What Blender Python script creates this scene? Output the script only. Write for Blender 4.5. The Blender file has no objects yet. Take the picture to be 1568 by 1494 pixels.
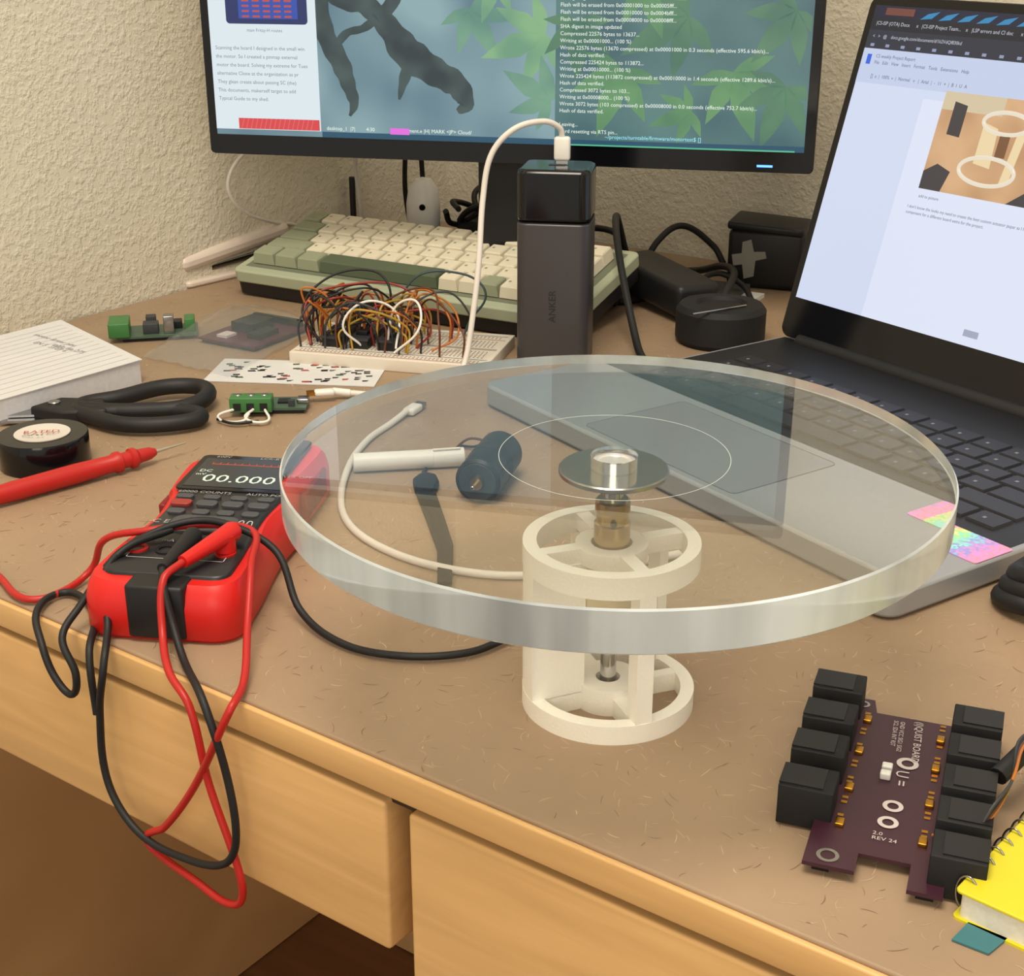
import bpy, bmesh, math, random
from mathutils import Matrix, Vector
random.seed(7)
ZOFF = 0.74
I4 = Matrix.Identity(4)
T = lambda x, y, z=0: Matrix.Translation((x, y, z))
RZ = lambda a: Matrix.Rotation(math.radians(a), 4, 'Z')
RX = lambda a: Matrix.Rotation(math.radians(a), 4, 'X')
RY = lambda a: Matrix.Rotation(math.radians(a), 4, 'Y')
col = bpy.context.scene.collection

# ------------------------------------------------------------ materials
def lin(c):
    return tuple(((v/255)/12.92 if v/255 <= .04045 else ((v/255+.055)/1.055)**2.4) for v in c) + (1,)
def mat(name, rgb, rough=.5, metal=0, em=0, trans=0, ior=1.45, bump=0, bscale=200, var=0, vscale=30, alpha=1, coat=0):
    m = bpy.data.materials.new(name); m.use_nodes = True
    nt = m.node_tree; b = nt.nodes['Principled BSDF']
    b.inputs['Base Color'].default_value = lin(rgb)
    b.inputs['Roughness'].default_value = rough
    b.inputs['Metallic'].default_value = metal
    b.inputs['IOR'].default_value = ior
    b.inputs['Transmission Weight'].default_value = trans
    b.inputs['Coat Weight'].default_value = coat
    b.inputs['Alpha'].default_value = alpha
    if em:
        b.inputs['Emission Color'].default_value = lin(rgb)
        b.inputs['Emission Strength'].default_value = em
        b.inputs['Base Color'].default_value = (.01, .01, .01, 1)
    tc = nt.nodes.new('ShaderNodeTexCoord')
    if var:
        n = nt.nodes.new('ShaderNodeTexNoise'); n.inputs['Scale'].default_value = vscale; n.inputs['Detail'].default_value = 4
        nt.links.new(tc.outputs['Object'], n.inputs['Vector'])
        r = nt.nodes.new('ShaderNodeValToRGB')
        c = lin(rgb)
        r.color_ramp.elements[0].position = .3; r.color_ramp.elements[1].position = .7
        r.color_ramp.elements[0].color = tuple(max(0, v*(1-var)) for v in c[:3])+(1,)
        r.color_ramp.elements[1].color = tuple(min(1, v*(1+var)) for v in c[:3])+(1,)
        nt.links.new(n.outputs['Fac'], r.inputs['Fac'])
        nt.links.new(r.outputs['Color'], b.inputs['Base Color'])
    if bump:
        n = nt.nodes.new('ShaderNodeTexNoise'); n.inputs['Scale'].default_value = bscale; n.inputs['Detail'].default_value = 3
        nt.links.new(tc.outputs['Object'], n.inputs['Vector'])
        bp = nt.nodes.new('ShaderNodeBump'); bp.inputs['Strength'].default_value = bump; bp.inputs['Distance'].default_value = .002
        nt.links.new(n.outputs['Fac'], bp.inputs['Height'])
        nt.links.new(bp.outputs['Normal'], b.inputs['Normal'])
    return m

def wood(name, rgb, axis, rough=.4, dark=.8):
    m = mat(name, rgb, rough)
    nt = m.node_tree; b = nt.nodes['Principled BSDF']
    tc = nt.nodes.new('ShaderNodeTexCoord'); mp = nt.nodes.new('ShaderNodeMapping')
    mp.inputs['Scale'].default_value = axis
    n = nt.nodes.new('ShaderNodeTexNoise'); n.inputs['Scale'].default_value = 1; n.inputs['Detail'].default_value = 6; n.inputs['Distortion'].default_value = .6
    r = nt.nodes.new('ShaderNodeValToRGB'); c = lin(rgb)
    r.color_ramp.elements[0].position = .3; r.color_ramp.elements[1].position = .7
    r.color_ramp.elements[0].color = (c[0]*dark, c[1]*dark*.97, c[2]*dark*.93, 1)
    r.color_ramp.elements[1].color = (min(1, c[0]*1.08), min(1, c[1]*1.08), min(1, c[2]*1.1), 1)
    nt.links.new(tc.outputs['Object'], mp.inputs['Vector']); nt.links.new(mp.outputs['Vector'], n.inputs['Vector'])
    nt.links.new(n.outputs['Fac'], r.inputs['Fac']); nt.links.new(r.outputs['Color'], b.inputs['Base Color'])
    return m

black = mat('black_plastic', (24, 24, 27), .45)
blackm = mat('black_matte', (22, 22, 24), .7)
blackg = mat('black_gloss', (12, 13, 17), .12)
rubber = mat('black_rubber', (24, 24, 26), .55)
darkgrey = mat('dark_grey', (52, 54, 58), .5)
white = mat('white_plastic', (226, 224, 218), .4)
cablew = mat('white_cable', (216, 210, 202), .45)
paper = mat('paper', (208, 208, 208), .8, var=.03)
red = mat('red_rubber', (206, 30, 26), .4)
redc = mat('red_cable', (178, 32, 28), .4)
chrome = mat('chrome', (200, 200, 200), .12, 1)
steel = mat('steel', (165, 166, 168), .25, 1)
brass = mat('brass', (178, 150, 98), .25, 1)
gold = mat('gold_pads', (190, 140, 50), .3, 1)
printed = mat('printed_white', (246, 242, 230), .5, bump=.15, bscale=900)
printed.node_tree.nodes['Principled BSDF'].inputs['Subsurface Weight'].default_value = .15
printed.node_tree.nodes['Principled BSDF'].inputs['Subsurface Radius'].default_value = (.006, .004, .002)
green = mat('terminal_green', (60, 116, 62), .4)
pcbg = mat('pcb_grey_green', (70, 92, 76), .45)
purple = mat('pcb_purple', (60, 30, 44), .35)
silk = mat('silkscreen', (200, 190, 188), .6)
silver = mat('laptop_silver', (168, 171, 176), .4, .5)
cream = mat('keycap_cream', (218, 211, 190), .5)
sage = mat('keycap_sage', (146, 152, 128), .5)
kgreen = mat('keycap_green', (84, 96, 76), .5)
kcase = mat('case_sage', (164, 172, 148), .45)
gun = mat('gunmetal', (78, 76, 78), .38, .5)
yellow = mat('yellow_cover', (216, 204, 44), .4)
teal = mat('teal_tab', (60, 116, 126), .5)

# ------------------------------------------------------------ helpers
def group(name, x, y, z=0):
    e = bpy.data.objects.new(name, None); e.empty_display_size = .02
    e.location = (x, y, z); col.objects.link(e); return e
def place(o, parent, M):
    col.objects.link(o)
    if parent is not None:
        o.parent = parent; o.matrix_parent_inverse = Matrix.Translation(-Vector(parent.location))
    o.matrix_basis = M
def mk(name, bm, mats, parent=None, M=I4, smooth=True, bev=0, seg=2, ang=.6):
    bmesh.ops.recalc_face_normals(bm, faces=bm.faces)
    if smooth:
        for f in bm.faces: f.smooth = True
        for e in bm.edges:
            if len(e.link_faces) == 2 and e.calc_face_angle(0) > ang: e.smooth = False
    me = bpy.data.meshes.new(name); bm.to_mesh(me); bm.free()
    if not isinstance(mats, (list, tuple)): mats = [mats]
    for m in mats: me.materials.append(m)
    o = bpy.data.objects.new(name, me); place(o, parent, M)
    if bev:
        b = o.modifiers.new('b', 'BEVEL'); b.width = bev; b.segments = seg; b.limit_method = 'ANGLE'; b.angle_limit = .6
    return o
def bx(bm, x0, x1, y0, y1, z0, z1, mi=0, M=None, taper=0):
    t = taper
    vs = [(x0, y0, z0), (x1, y0, z0), (x1, y1, z0), (x0, y1, z0), (x0+t, y0+t, z1), (x1-t, y0+t, z1), (x1-t, y1-t, z1), (x0+t, y1-t, z1)]
    v = [bm.verts.new(M @ Vector(p) if M else p) for p in vs]
    for q in ((3, 2, 1, 0), (4, 5, 6, 7), (0, 1, 5, 4), (1, 2, 6, 5), (2, 3, 7, 6), (3, 0, 4, 7)):
        f = bm.faces.new([v[i] for i in q]); f.material_index = mi
def box(name, x0, x1, y0, y1, z0, z1, m, parent=None, M=I4, bev=0, seg=3, taper=0):
    bm = bmesh.new(); bx(bm, x0, x1, y0, y1, z0, z1, taper=taper)
    o = mk(name, bm, m, parent, M, smooth=bool(bev), bev=bev, seg=seg, ang=9 if bev else .6)
    return o
def lathe(name, prof, m, parent=None, M=I4, seg=64, closed=False, mi=None):
    bm = bmesh.new(); rings = []
    for r, z in prof:
        if r < 1e-6: rings.append([bm.verts.new((0, 0, z))])
        else: rings.append([bm.verts.new((r*math.cos(2*math.pi*i/seg), r*math.sin(2*math.pi*i/seg), z)) for i in range(seg)])
    n = len(rings); pairs = [(i, i+1) for i in range(n-1)] + ([(n-1, 0)] if closed else [])
    for k, (a, b) in enumerate(pairs):
        A, B = rings[a], rings[b]
        for i in range(seg):
            j = (i+1) % seg
            if len(A) == 1 and len(B) == 1: continue
            if len(A) == 1: f = bm.faces.new((A[0], B[i], B[j]))
            elif len(B) == 1: f = bm.faces.new((A[i], A[j], B[0]))
            else: f = bm.faces.new((A[i], A[j], B[j], B[i]))
            if mi: f.material_index = mi[k]
    return mk(name, bm, m, parent, M)
def cyl(name, r, z0, z1, m, parent=None, M=I4, bev=.0004, seg=48):
    b = min(bev, r*.3)
    return lathe(name, [(0, z0), (r-b, z0), (r, z0+b), (r, z1-b), (r-b, z1), (0, z1)], m, parent, M, seg)
def along(p, q):
    p = Vector(p); q = Vector(q); d = q-p
    return Matrix.Translation(p) @ d.to_track_quat('Z', 'Y').to_matrix().to_4x4(), d.length
def rod(name, p, q, r, m, parent=None, bev=.0004, r2=None):
    M, L = along(p, q)
    if r2 is None: return cyl(name, r, 0, L, m, parent, M, bev)
    return lathe(name, [(0, 0), (r*.8, 0), (r, L*.06), (r2, L), (0, L)], m, parent, M, 32)
def tube(name, pts, r, m, parent=None, M=I4, cyclic=False):
    cu = bpy.data.curves.new(name, 'CURVE'); cu.dimensions = '3D'; cu.bevel_depth = r; cu.bevel_resolution = 4; cu.use_fill_caps = True
    sp = cu.splines.new('BEZIER'); sp.bezier_points.add(len(pts)-1)
    n = len(pts)
    P = [Vector(p) for p in pts]
    for i, b in enumerate(sp.bezier_points):
        b.co = P[i]
        a = P[(i-1) % n] if (cyclic or i > 0) else P[i]
        c = P[(i+1) % n] if (cyclic or i < n-1) else P[i]
        t = (c-a)
        if t.length > 0: t.normalize()
        la = (P[i]-a).length/3; lc = (c-P[i]).length/3
        b.handle_left = P[i]-t*la; b.handle_right = P[i]+t*lc
    sp.use_cyclic_u = cyclic; sp.resolution_u = 10
    cu.materials.append(m)
    o = bpy.data.objects.new(name, cu); place(o, parent, M); return o
def prism(name, pts, z0, z1, m, parent=None, M=I4, bev=0):
    bm = bmesh.new()
    a = [bm.verts.new((p[0], p[1], z0)) for p in pts]; b = [bm.verts.new((p[0], p[1], z1)) for p in pts]
    n = len(pts)
    bm.faces.new(a[::-1]); bm.faces.new(b)
    for i in range(n): bm.faces.new((a[i], a[(i+1) % n], b[(i+1) % n], b[i]))
    return mk(name, bm, m, parent, M, bev=bev, ang=.4)
def flat(name, rects, m, parent, M, z):
    bm = bmesh.new()
    for r in rects:
        if len(r) == 4 and not isinstance(r[0], (tuple, list)):
            x0, y0, x1, y1 = r; q = [(x0, y0), (x1, y0), (x1, y1), (x0, y1)]
        else: q = r
        bm.faces.new([bm.verts.new((p[0], p[1], z)) for p in q])
    me = bpy.data.meshes.new(name); bm.to_mesh(me); bm.free(); me.materials.append(m)
    o = bpy.data.objects.new(name, me); place(o, parent, M); return o
def text(name, body, size, m, parent, M, align='LEFT', ext=0, space=1.0):
    cu = bpy.data.curves.new(name, 'FONT'); cu.body = body; cu.size = size; cu.align_x = align; cu.extrude = ext; cu.space_line = space
    cu.materials.append(m); cu.resolution_u = 2
    o = bpy.data.objects.new(name, cu); place(o, parent, M); return o
def rrect(x0, y0, x1, y1, r, n=6):
    out = []
    for cx, cy, a0 in ((x1-r, y0+r, -90), (x1-r, y1-r, 0), (x0+r, y1-r, 90), (x0+r, y0+r, 180)):
        for i in range(n+1):
            a = math.radians(a0+90*i/n); out.append((cx+r*math.cos(a), cy+r*math.sin(a)))
    return out

# ------------------------------------------------------------ room + desk
PX, PY = -.253, .633
ux, uy = .811, -.585
ang = math.degrees(math.atan2(uy, ux))
MD = T(PX, PY, 0) @ RZ(ang)          # desk frame: x along the front edge, y into the desk
SW, DW = -.392, .86                  # left wall, back wall in desk frame

wallm = mat('stucco_wall', (212, 205, 186), .85)
nt = wallm.node_tree; b = nt.nodes['Principled BSDF']
tc = nt.nodes.new('ShaderNodeTexCoord')
n1 = nt.nodes.new('ShaderNodeTexNoise'); n1.inputs['Scale'].default_value = 190; n1.inputs['Detail'].default_value = 3; n1.inputs['Roughness'].default_value = .55
r1 = nt.nodes.new('ShaderNodeValToRGB'); r1.color_ramp.elements[0].position = .42; r1.color_ramp.elements[1].position = .68
bp = nt.nodes.new('ShaderNodeBump'); bp.inputs['Strength'].default_value = .5; bp.inputs['Distance'].default_value = .0014
nt.links.new(tc.outputs['Object'], n1.inputs['Vector']); nt.links.new(n1.outputs['Fac'], r1.inputs['Fac'])
nt.links.new(r1.outputs['Color'], bp.inputs['Height']); nt.links.new(bp.outputs['Normal'], b.inputs['Normal'])
floorm = wood('floor_wood', (120, 84, 54), (4, 40, 10), .5)
box('wall_left', SW-.1, SW, -2.2, DW+.1, -.74, 1.7, wallm, None, MD)
box('wall_back', SW-.1, 2.6, DW, DW+.1, -.74, 1.7, wallm, None, MD)
box('floor', SW-.1, 2.6, -2.2, DW+.1, -.84, -.74, floorm, None, MD)
box('baseboard_back', SW, 2.6, DW-.012, DW, -.74, -.65, mat('base_paint', (200, 195, 180), .5), None, MD)

lam = mat('desk_laminate', (155, 131, 106), .5, var=.07, vscale=14)
maple = wood('maple_h', (216, 174, 116), (6, 60, 70), .4, .88)
mapled = wood('maple_panel', (206, 166, 116), (40, 4, 5), .5, .88)
gapshade = mat('gap_shade', (60, 42, 26), .8)  # dark colour paints the shadow line below the desktop onto the rail
desk = group('desk', PX, PY, 0)
box('desktop', SW+.002, 1.25, 0, DW-.004, -.016, 0, lam, desk, MD, bev=.0012)
box('edge_band', SW+.002, 1.25, -.003, .0, -.0155, -.0012, maple, desk, MD, bev=.001)
box('under_rail', SW+.006, 1.24, .003, .02, -.022, -.016, gapshade, desk, MD)
box('pencil_drawer_front', SW+.012, .250, -.002, .017, -.094, -.020, maple, desk, MD, bev=.002)
box('pencil_drawer_box', SW+.03, .240, .017, .42, -.090, -.026, mapled, desk, MD)
box('pedestal_drawer_front', .262, .72, -.002, .017, -.25, -.020, maple, desk, MD, bev=.002)
box('pedestal_file_front', .262, .72, -.002, .017, -.70, -.254, maple, desk, MD, bev=.002)
box('pedestal_body', .262, .722, .0175, .6, -.735, -.0165, mapled, desk, MD)
box('side_panel', SW+.003, SW+.02, .01, .6, -.738, -.0165, mapled, desk, MD)
box('modesty_panel', SW+.02, .262, .585, .60, -.738, -.0165, mapled, desk, MD)
box('right_panel', 1.22, 1.24, .01, .8, -.738, -.0165, mapled, desk, MD)
for nm, cnt, cc, zz in (('pale_flecks', 8000, (188, 163, 134), .0001), ('bright_flecks', 900, (210, 185, 150), .00014), ('dark_flecks', 3200, (130, 105, 82), .00012)):
    bm = bmesh.new()
    for _ in range(cnt):
        x = random.uniform(SW+.01, .75); y = random.uniform(.004, DW-.02)
        a = random.uniform(0, 6.283); k = random.uniform(-1, 1)*1.5; L = random.uniform(.002, .0085); w = random.uniform(.00008, .00022)
        pv = None
        for s in range(5):
            n = Vector((-math.sin(a), math.cos(a)))*w*(1 if 0 < s < 4 else .3)
            cv = (bm.verts.new((x+n.x, y+n.y, zz)), bm.verts.new((x-n.x, y-n.y, zz)))
            if pv: bm.faces.new((pv[0], pv[1], cv[1], cv[0]))
            pv = cv; x += math.cos(a)*L/4; y += math.sin(a)*L/4; a += k/4
    mk(nm, bm, mat(nm, cc, .5), desk, MD, smooth=False)

# ------------------------------------------------------------ turntable: disc, shaft, mount
CX, CY = .0408, .533
MT = T(CX, CY, 0)
acr = mat('acrylic', (249, 252, 251), .0, trans=1, ior=1.49)
rim = mat('acrylic_rim', (238, 250, 248), .06, trans=1, ior=1.49)
nt = rim.node_tree; b = nt.nodes['Principled BSDF']; outn = nt.nodes['Material Output']
d2 = nt.nodes.new('ShaderNodeBsdfPrincipled'); d2.inputs['Base Color'].default_value = lin((238, 247, 250)); d2.inputs['Roughness'].default_value = .2  # frosting, with streaked white painting scattered light into the rim
tc = nt.nodes.new('ShaderNodeTexCoord'); mp = nt.nodes.new('ShaderNodeMapping'); mp.inputs['Scale'].default_value = (20, 20, 3)
nn = nt.nodes.new('ShaderNodeTexNoise'); nn.inputs['Scale'].default_value = 1; nn.inputs['Detail'].default_value = 4
rr = nt.nodes.new('ShaderNodeMapRange'); rr.inputs[1].default_value = .3; rr.inputs[2].default_value = .68; rr.inputs[3].default_value = .28; rr.inputs[4].default_value = .80
mx = nt.nodes.new('ShaderNodeMixShader')
nt.links.new(tc.outputs['Object'], mp.inputs['Vector']); nt.links.new(mp.outputs['Vector'], nn.inputs['Vector']); nt.links.new(nn.outputs['Fac'], rr.inputs[0])
nt.links.new(rr.outputs[0], mx.inputs[0]); nt.links.new(b.outputs[0], mx.inputs[1]); nt.links.new(d2.outputs[0], mx.inputs[2]); nt.links.new(mx.outputs[0], outn.inputs['Surface'])
tt = group('acrylic_turntable', CX, CY, 0)
R = .1322; zb, zt = .0955, .1120
MTD = MT @ T(0, 0, zb) @ RX(.9) @ T(0, 0, -zb)
lathe('disc', [(.0094, zb), (.0094, zt), (R-.0007, zt), (R, zt-.0007), (R, zb+.0007), (R-.0007, zb)], [acr, rim], tt, MTD, 256, closed=True, mi=[0, 0, 1, 1, 1, 0])
etch = mat('etched_ring', (196, 204, 204), .4)
lathe('etched_ring', [(.04597, zt+.00005), (.0461, zt+.00012), (.04623, zt+.00005)], etch, tt, MTD, 128)
lathe('hub_boss', [(0, zb-.001), (.0088, zb-.001), (.0088, zt-.0026), (.0082, zt-.0022), (.0070, zt-.0022), (.0066, zt-.0028), (0, zt-.0028)], mat('hub_polished', (228, 228, 226), .2, .6), tt, MTD)
lathe('flange', [(0, zb-.0025), (.0215, zb-.0025), (.0222, zb-.002), (.0222, zb-.0006), (.0216, zb-.0001), (0, zb-.0001)], mat('flange_steel', (176, 172, 164), .28, 1), tt, MTD)
mount_h = .0645
cyl('shaft_upper', .0042, mount_h+.010, zb-.002, chrome, tt, MT)
mh = mount_h
lathe('coupler', [(0, mh-.004), (.0074, mh-.004), (.0074, mh+.0075), (.0066, mh+.008), (.0066, mh+.0125), (.0072, mh+.013), (.0072, mh+.017), (.0062, mh+.018), (0, mh+.018)], brass, tt, MT)
cyl('set_screw', .0014, 0, .0082, black, tt, MT @ T(0, 0, mh+.0095) @ RX(90))
cyl('gear_motor', .0125, .036, .0565, mat('motor_case', (205, 190, 150), .35, .4), tt, MT)
cyl('shaft_lower', .0034, .005, .037, chrome, tt, MT)
mt = group('motor_mount', CX, CY, 0)
def ring(bm, ro, ri, z0, z1, seg=96):
    rs = []
    for r, z in ((ro, z0), (ro, z1), (ri, z1), (ri, z0)):
        rs.append([bm.verts.new((r*math.cos(2*math.pi*i/seg), r*math.sin(2*math.pi*i/seg), z)) for i in range(seg)])
    for k in range(4):
        A, B = rs[k], rs[(k+1) % 4]
        for i in range(seg): bm.faces.new((A[i], A[(i+1) % seg], B[(i+1) % seg], B[i]))
RO = .0365
bm = bmesh.new()
ring(bm, RO, .0308, 0, .0085)
ring(bm, .0140, .0052, 0, .0115)
for a, w in ((203, .005), (290, .007), (20, .005), (110, .006)):
    bx(bm, .0130, .0315, -w/2, w/2, 0, .0083, M=RZ(a))
mk('base_ring', bm, printed, mt, MT)
bm = bmesh.new()
ring(bm, RO, .0308, mount_h-.0095, mount_h)
ring(bm, .0150, .0085, mount_h-.0075, mount_h-.001)
for a in (200, 290, 20, 110):
    bx(bm, .0142, .0315, -.003, .003, mount_h-.0075, mount_h-.0006, M=RZ(a))
mk('top_ring', bm, printed, mt, MT)
bm = bmesh.new()
bx(bm, .0125, .0360, -.0025, .0025, .008, mount_h-.007, M=RZ(203))
bx(bm, .0280, .0362, -.0036, .0036, .008, mount_h-.009, M=RZ(290))
bx(bm, .0300, .0362, -.003, .003, .008, mount_h-.009, M=RZ(48))
bx(bm, .0280, .0362, -.003, .003, .008, mount_h-.009, M=RZ(110))
seg = 10; A0, A1 = 172, 207
for i in range(seg):
    a0 = A0+i*(A1-A0)/seg; a1 = A0+(i+1)*(A1-A0)/seg
    P = []
    for z in (.008, mount_h-.009):
        for r in (RO-.0002, RO-.004):
            for a in (a0, a1):
                P.append(bm.verts.new((r*math.cos(math.radians(a)), r*math.sin(math.radians(a)), z)))
    o0, o1, i0, i1, O0, O1, J0, J1 = P
    for q in ((o0, o1, O1, O0), (i1, i0, J0, J1), (O0, O1, J1, J0), (o1, o0, i0, i1)): bm.faces.new(q)
    if i == 0: bm.faces.new((o0, O0, J0, i0))
    if i == seg-1: bm.faces.new((o1, i1, J1, O1))
bmesh.ops.remove_doubles(bm, verts=bm.verts, dist=.00001)
mk('uprights', bm, printed, mt, MT)

# ------------------------------------------------------------ multimeter
axd = math.degrees(math.atan2(.988, .138))-90
KZ = .74
MM = T(-.163, .584, 0) @ RZ(axd) @ Matrix.Diagonal((1, .97, KZ, 1))   # origin: middle of near end; x right, y away
mm = group('multimeter', -.145, .68, 0)
def shell(name, outline, zs, m, M, parent):
    bm = bmesh.new(); n = len(outline); cx = sum(p[0] for p in outline)/n; cy = sum(p[1] for p in outline)/n
    prev = None
    for z, ins in zs:
        rg = []
        for x, y in outline:
            d = Vector((x-cx, y-cy)); L = d.length; d *= max(0, (L-ins))/L
            rg.append(bm.verts.new((cx+d.x, cy+d.y, z)))
        if prev:
            for i in range(n): bm.faces.new((prev[i], prev[(i+1) % n], rg[(i+1) % n], rg[i]))
        else: bm.faces.new(rg[::-1])
        prev = rg
    bm.faces.new(prev)
    return mk(name, bm, m, parent, M, ang=.9)
def dense(pts):
    out = []
    for i in range(len(pts)):
        a = pts[i]; b_ = pts[(i+1) % len(pts)]
        L = math.dist(a, b_); n = max(1, int(L/.006))
        for j in range(n): out.append((a[0]+(b_[0]-a[0])*j/n, a[1]+(b_[1]-a[1])*j/n))
    return out
ol = dense(rrect(-.038, 0, .038, .176, .014, 8))
ol = [(x*(1-.10*math.exp(-((y-.085)/.035)**2)+.06*(y > .12)), y) for x, y in ol]
shell('holster', ol, [(0.0, .003), (.004, 0), (.024, 0), (.033, .0025), (.0375, .006)], red, MM, mm)
ol2 = dense(rrect(-.031, .012, .031, .170, .008, 6))
ol2 = [(x*(1-.14*math.exp(-((y-.085)/.035)**2)), y) for x, y in ol2]
mmface = mat('meter_face', (34, 34, 38), .35)
shell('face', ol2, [(.03, 0), (.0385, 0), (.040, .0015)], mmface, MM, mm)
box('near_strap', -.014, .014, -.0012, .03, .003, .0392, black, mm, MM, bev=.002)
prism('display_bezel', rrect(-.032, .116, .031, .168, .004), .0395, .0412, blackg, mm, MM, bev=.0006)
lcd = mat('meter_lcd', (50, 51, 53), .25)
flat('lcd', [(-.0285, .120, .0275, .162)], lcd, mm, MM, .0414)
flat('lcd_bar', [(-.023, .1525, .022, .1537)] + [(-.023+i*.0041, .1537, -.0224+i*.0041, .156) for i in range(12)], mat('lcd_red', (214, 80, 60), .5, em=.8), mm, MM, .04145)
lcdt = mat('lcd_digits', (232, 244, 212), .5, em=1.1)
text('lcd_digits', '00.000', .0150, lcdt, mm, MM @ T(-.0215, .127, .0415))
text('lcd_unit', 'DC', .005, lcdt, mm, MM @ T(-.0265, .141, .0415))
text('lcd_unit_small', 'mV', .004, lcdt, mm, MM @ T(-.0268, .136, .0415))
lab = mat('meter_print', (160, 160, 160), .5)
text('label_counts', '60000 COUNTS       AUTO POWER OFF', .0042, lab, mm, MM @ T(-.028, .1115, .0408))
text('label_top', '600V               LCR-BT', .004, lab, mm, MM @ T(-.024, .1635, .0414))
btn = mat('meter_button', (70, 72, 76), .45); btnr = mat('meter_button_red', (150, 50, 44), .45)
for i, x in enumerate((-.022, -.0075, .007, .0215)):
    prism('softkey_%d' % (i+1), rrect(x-.0045, .1040, x+.0045, .1090, .002), .0395, .0415, btn, mm, MM, bev=.0004)
    prism('key_%d' % (i+1), rrect(x*.95-.0055, .0935, x*.95+.0055, .1005, .0025), .0395, .042, btnr if i == 0 else btn, mm, MM, bev=.0005)
    prism('lower_key_%d' % (i+1), rrect(x*.9-.0045, .083, x*.9+.0045, .089, .0025), .0395, .0415, btn, mm, MM, bev=.0004)
prism('dial_pad', rrect(-.017, .060, .017, .080, .006), .0395, .0420, btn, mm, MM, bev=.0006)
text('ce_mark', 'C E', .006, lab, mm, MM @ T(-.027, .070, .0408))
tube('capacitor_icon', [(.017, .070, .0422), (.019, .075, .0422), (.021, .070, .0422), (.023, .075, .0422), (.025, .070, .0422)], .0003, silk, mm, MM)
flat('up_arrow', [[(-.003, .069), (.003, .069), (0, .073)]], silk, mm, MM, .0422)
for i, x in enumerate((-.023, -.008, .008, .023)):
    lathe('jack_%d' % (i+1), [(.0052, .038), (.0052, .0412), (.0034, .0412), (.0034, .036), (0, .036)], redc if i in (0, 3) else black, mm, MM @ T(x*.95, .038, 0), 24)
flat('jack_lines', [(-.024, .028, .024, .0284), (-.024, .028, -.0236, .033), (.0236, .028, .024, .033)], silk, mm, MM, .0405)
text('jack_labels', '10A   mA           V', .0045, lab, mm, MM @ T(-.025, .048, .0405))
dred = mat('dark_red', (120, 24, 24), .5)
box('grip_right', .0370, .0412, .115, .155, .008, .028, dred, mm, MM, bev=.0015)
box('grip_left', -.0412, -.0370, .115, .155, .008, .028, dred, mm, MM, bev=.0015)

# test leads
leads = group('multimeter_test_leads', -.15, .6, 0)
jr = MM @ Vector((.0215, .040, .041)); jb = MM @ Vector((.004, .038, .041))
rod('red_plug_base', jr, jr+Vector((0, 0, .009)), .0050, red, leads)
rod('red_plug', jr+Vector((.004, .006, .0085)), jr+Vector((-.015, -.024, .0055)), .0050, red, leads, r2=.0030)
rod('black_plug_base', jb, jb+Vector((0, 0, .007)), .0048, rubber, leads)
rod('black_plug', jb+Vector((.002, .006, .006)), jb+Vector((-.006, -.028, .0035)), .0046, rubber, leads, r2=.0028)
rl = jr+Vector((-.015, -.024, .0055)); bl = jb+Vector((-.006, -.028, .0035))
cr = .0018
tube('red_lead', [tuple(rl), (-.158, .584, .032), (-.157, .570, .012), (-.150, .549, .004), (-.139, .535, -.005), (-.1328, .531, -.041), (-.1205, .522, -.083), (-.1215, .523, -.098), (-.130, .529, -.103), (-.145, .540, -.100), (-.168, .557, -.095), (-.1715, .559, -.089), (-.1600, .551, -.078), (-.140, .536, -.045), (-.119, .520, .001), (-.116, .540, .004), (-.119, .572, .015), (-.121, .600, .032), (-.125, .630, .036), (-.150, .640, .035), (-.178, .635, .034), (-.200, .640, .027), (-.212, .648, .006), (-.225, .626, .003), (-.238, .624, .003), (-.256, .646, .003), (-.275, .67, .003), (-.30, .70, .003), (-.318, .722, .006)], cr, redc, leads)
tube('black_lead', [tuple(bl), (-.158, .583, .030), (-.153, .574, .014), (-.146, .560, .004), (-.1306, .527, .001), (-.122, .521, -.033), (-.1205, .520, -.063), (-.1277, .525, -.079), (-.1475, .540, -.088), (-.1745, .559, -.087), (-.190, .571, -.068), (-.190, .571, -.030), (-.184, .566, -.002), (-.186, .585, .008), (-.190, .605, .027), (-.178, .625, .034), (-.155, .638, .038), (-.133, .632, .037), (-.112, .620, .029), (-.100, .602, .008), (-.078, .578, .003), (-.050, .566, .003), (-.020, .569, .003), (.0, .585, .003)], cr, rubber, leads)
tube('black_lead_loop', [(-.165, .634, .035), (-.185, .615, .032), (-.202, .596, .012), (-.207, .583, .003), (-.2005, .576, -.012), (-.205, .580, -.025), (-.214, .586, -.019), (-.220, .592, -.006), (-.227, .610, .003), (-.221, .630, .003), (-.207, .622, .003), (-.196, .597, .003), (-.1925, .574, -.001), (-.1915, .571, -.030)], cr, rubber, leads)

# loose red probe
pr = group('red_test_probe', -.26, .77, 0)
d = Vector((-.2165, .816, .007))-Vector((-.318, .722, .007)); d.normalize()
P0 = Vector((-.318, .722, .0062))
M, L = along(P0, Vector((-.2165, .816, .0075)))
lathe('handle', [(0, 0), (.0032, 0), (.0045, .015), (.0058, .045), (.0060, .085), (.0052, .108), (.0064, .110), (.0064, .113), (.0048, .114), (.0048, .119), (.0062, .120), (.0062, .123), (.0044, .125), (.0038, .133), (.0022, .137), (0, .137)], redc, pr, M, 32)
rod('tip', P0+d*.136+Vector((0, 0, .0013)), P0+d*.158+Vector((0, 0, .0018)), .0012, mat('probe_tip', (190, 184, 170), .3, .8), pr, r2=.0005)

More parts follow.
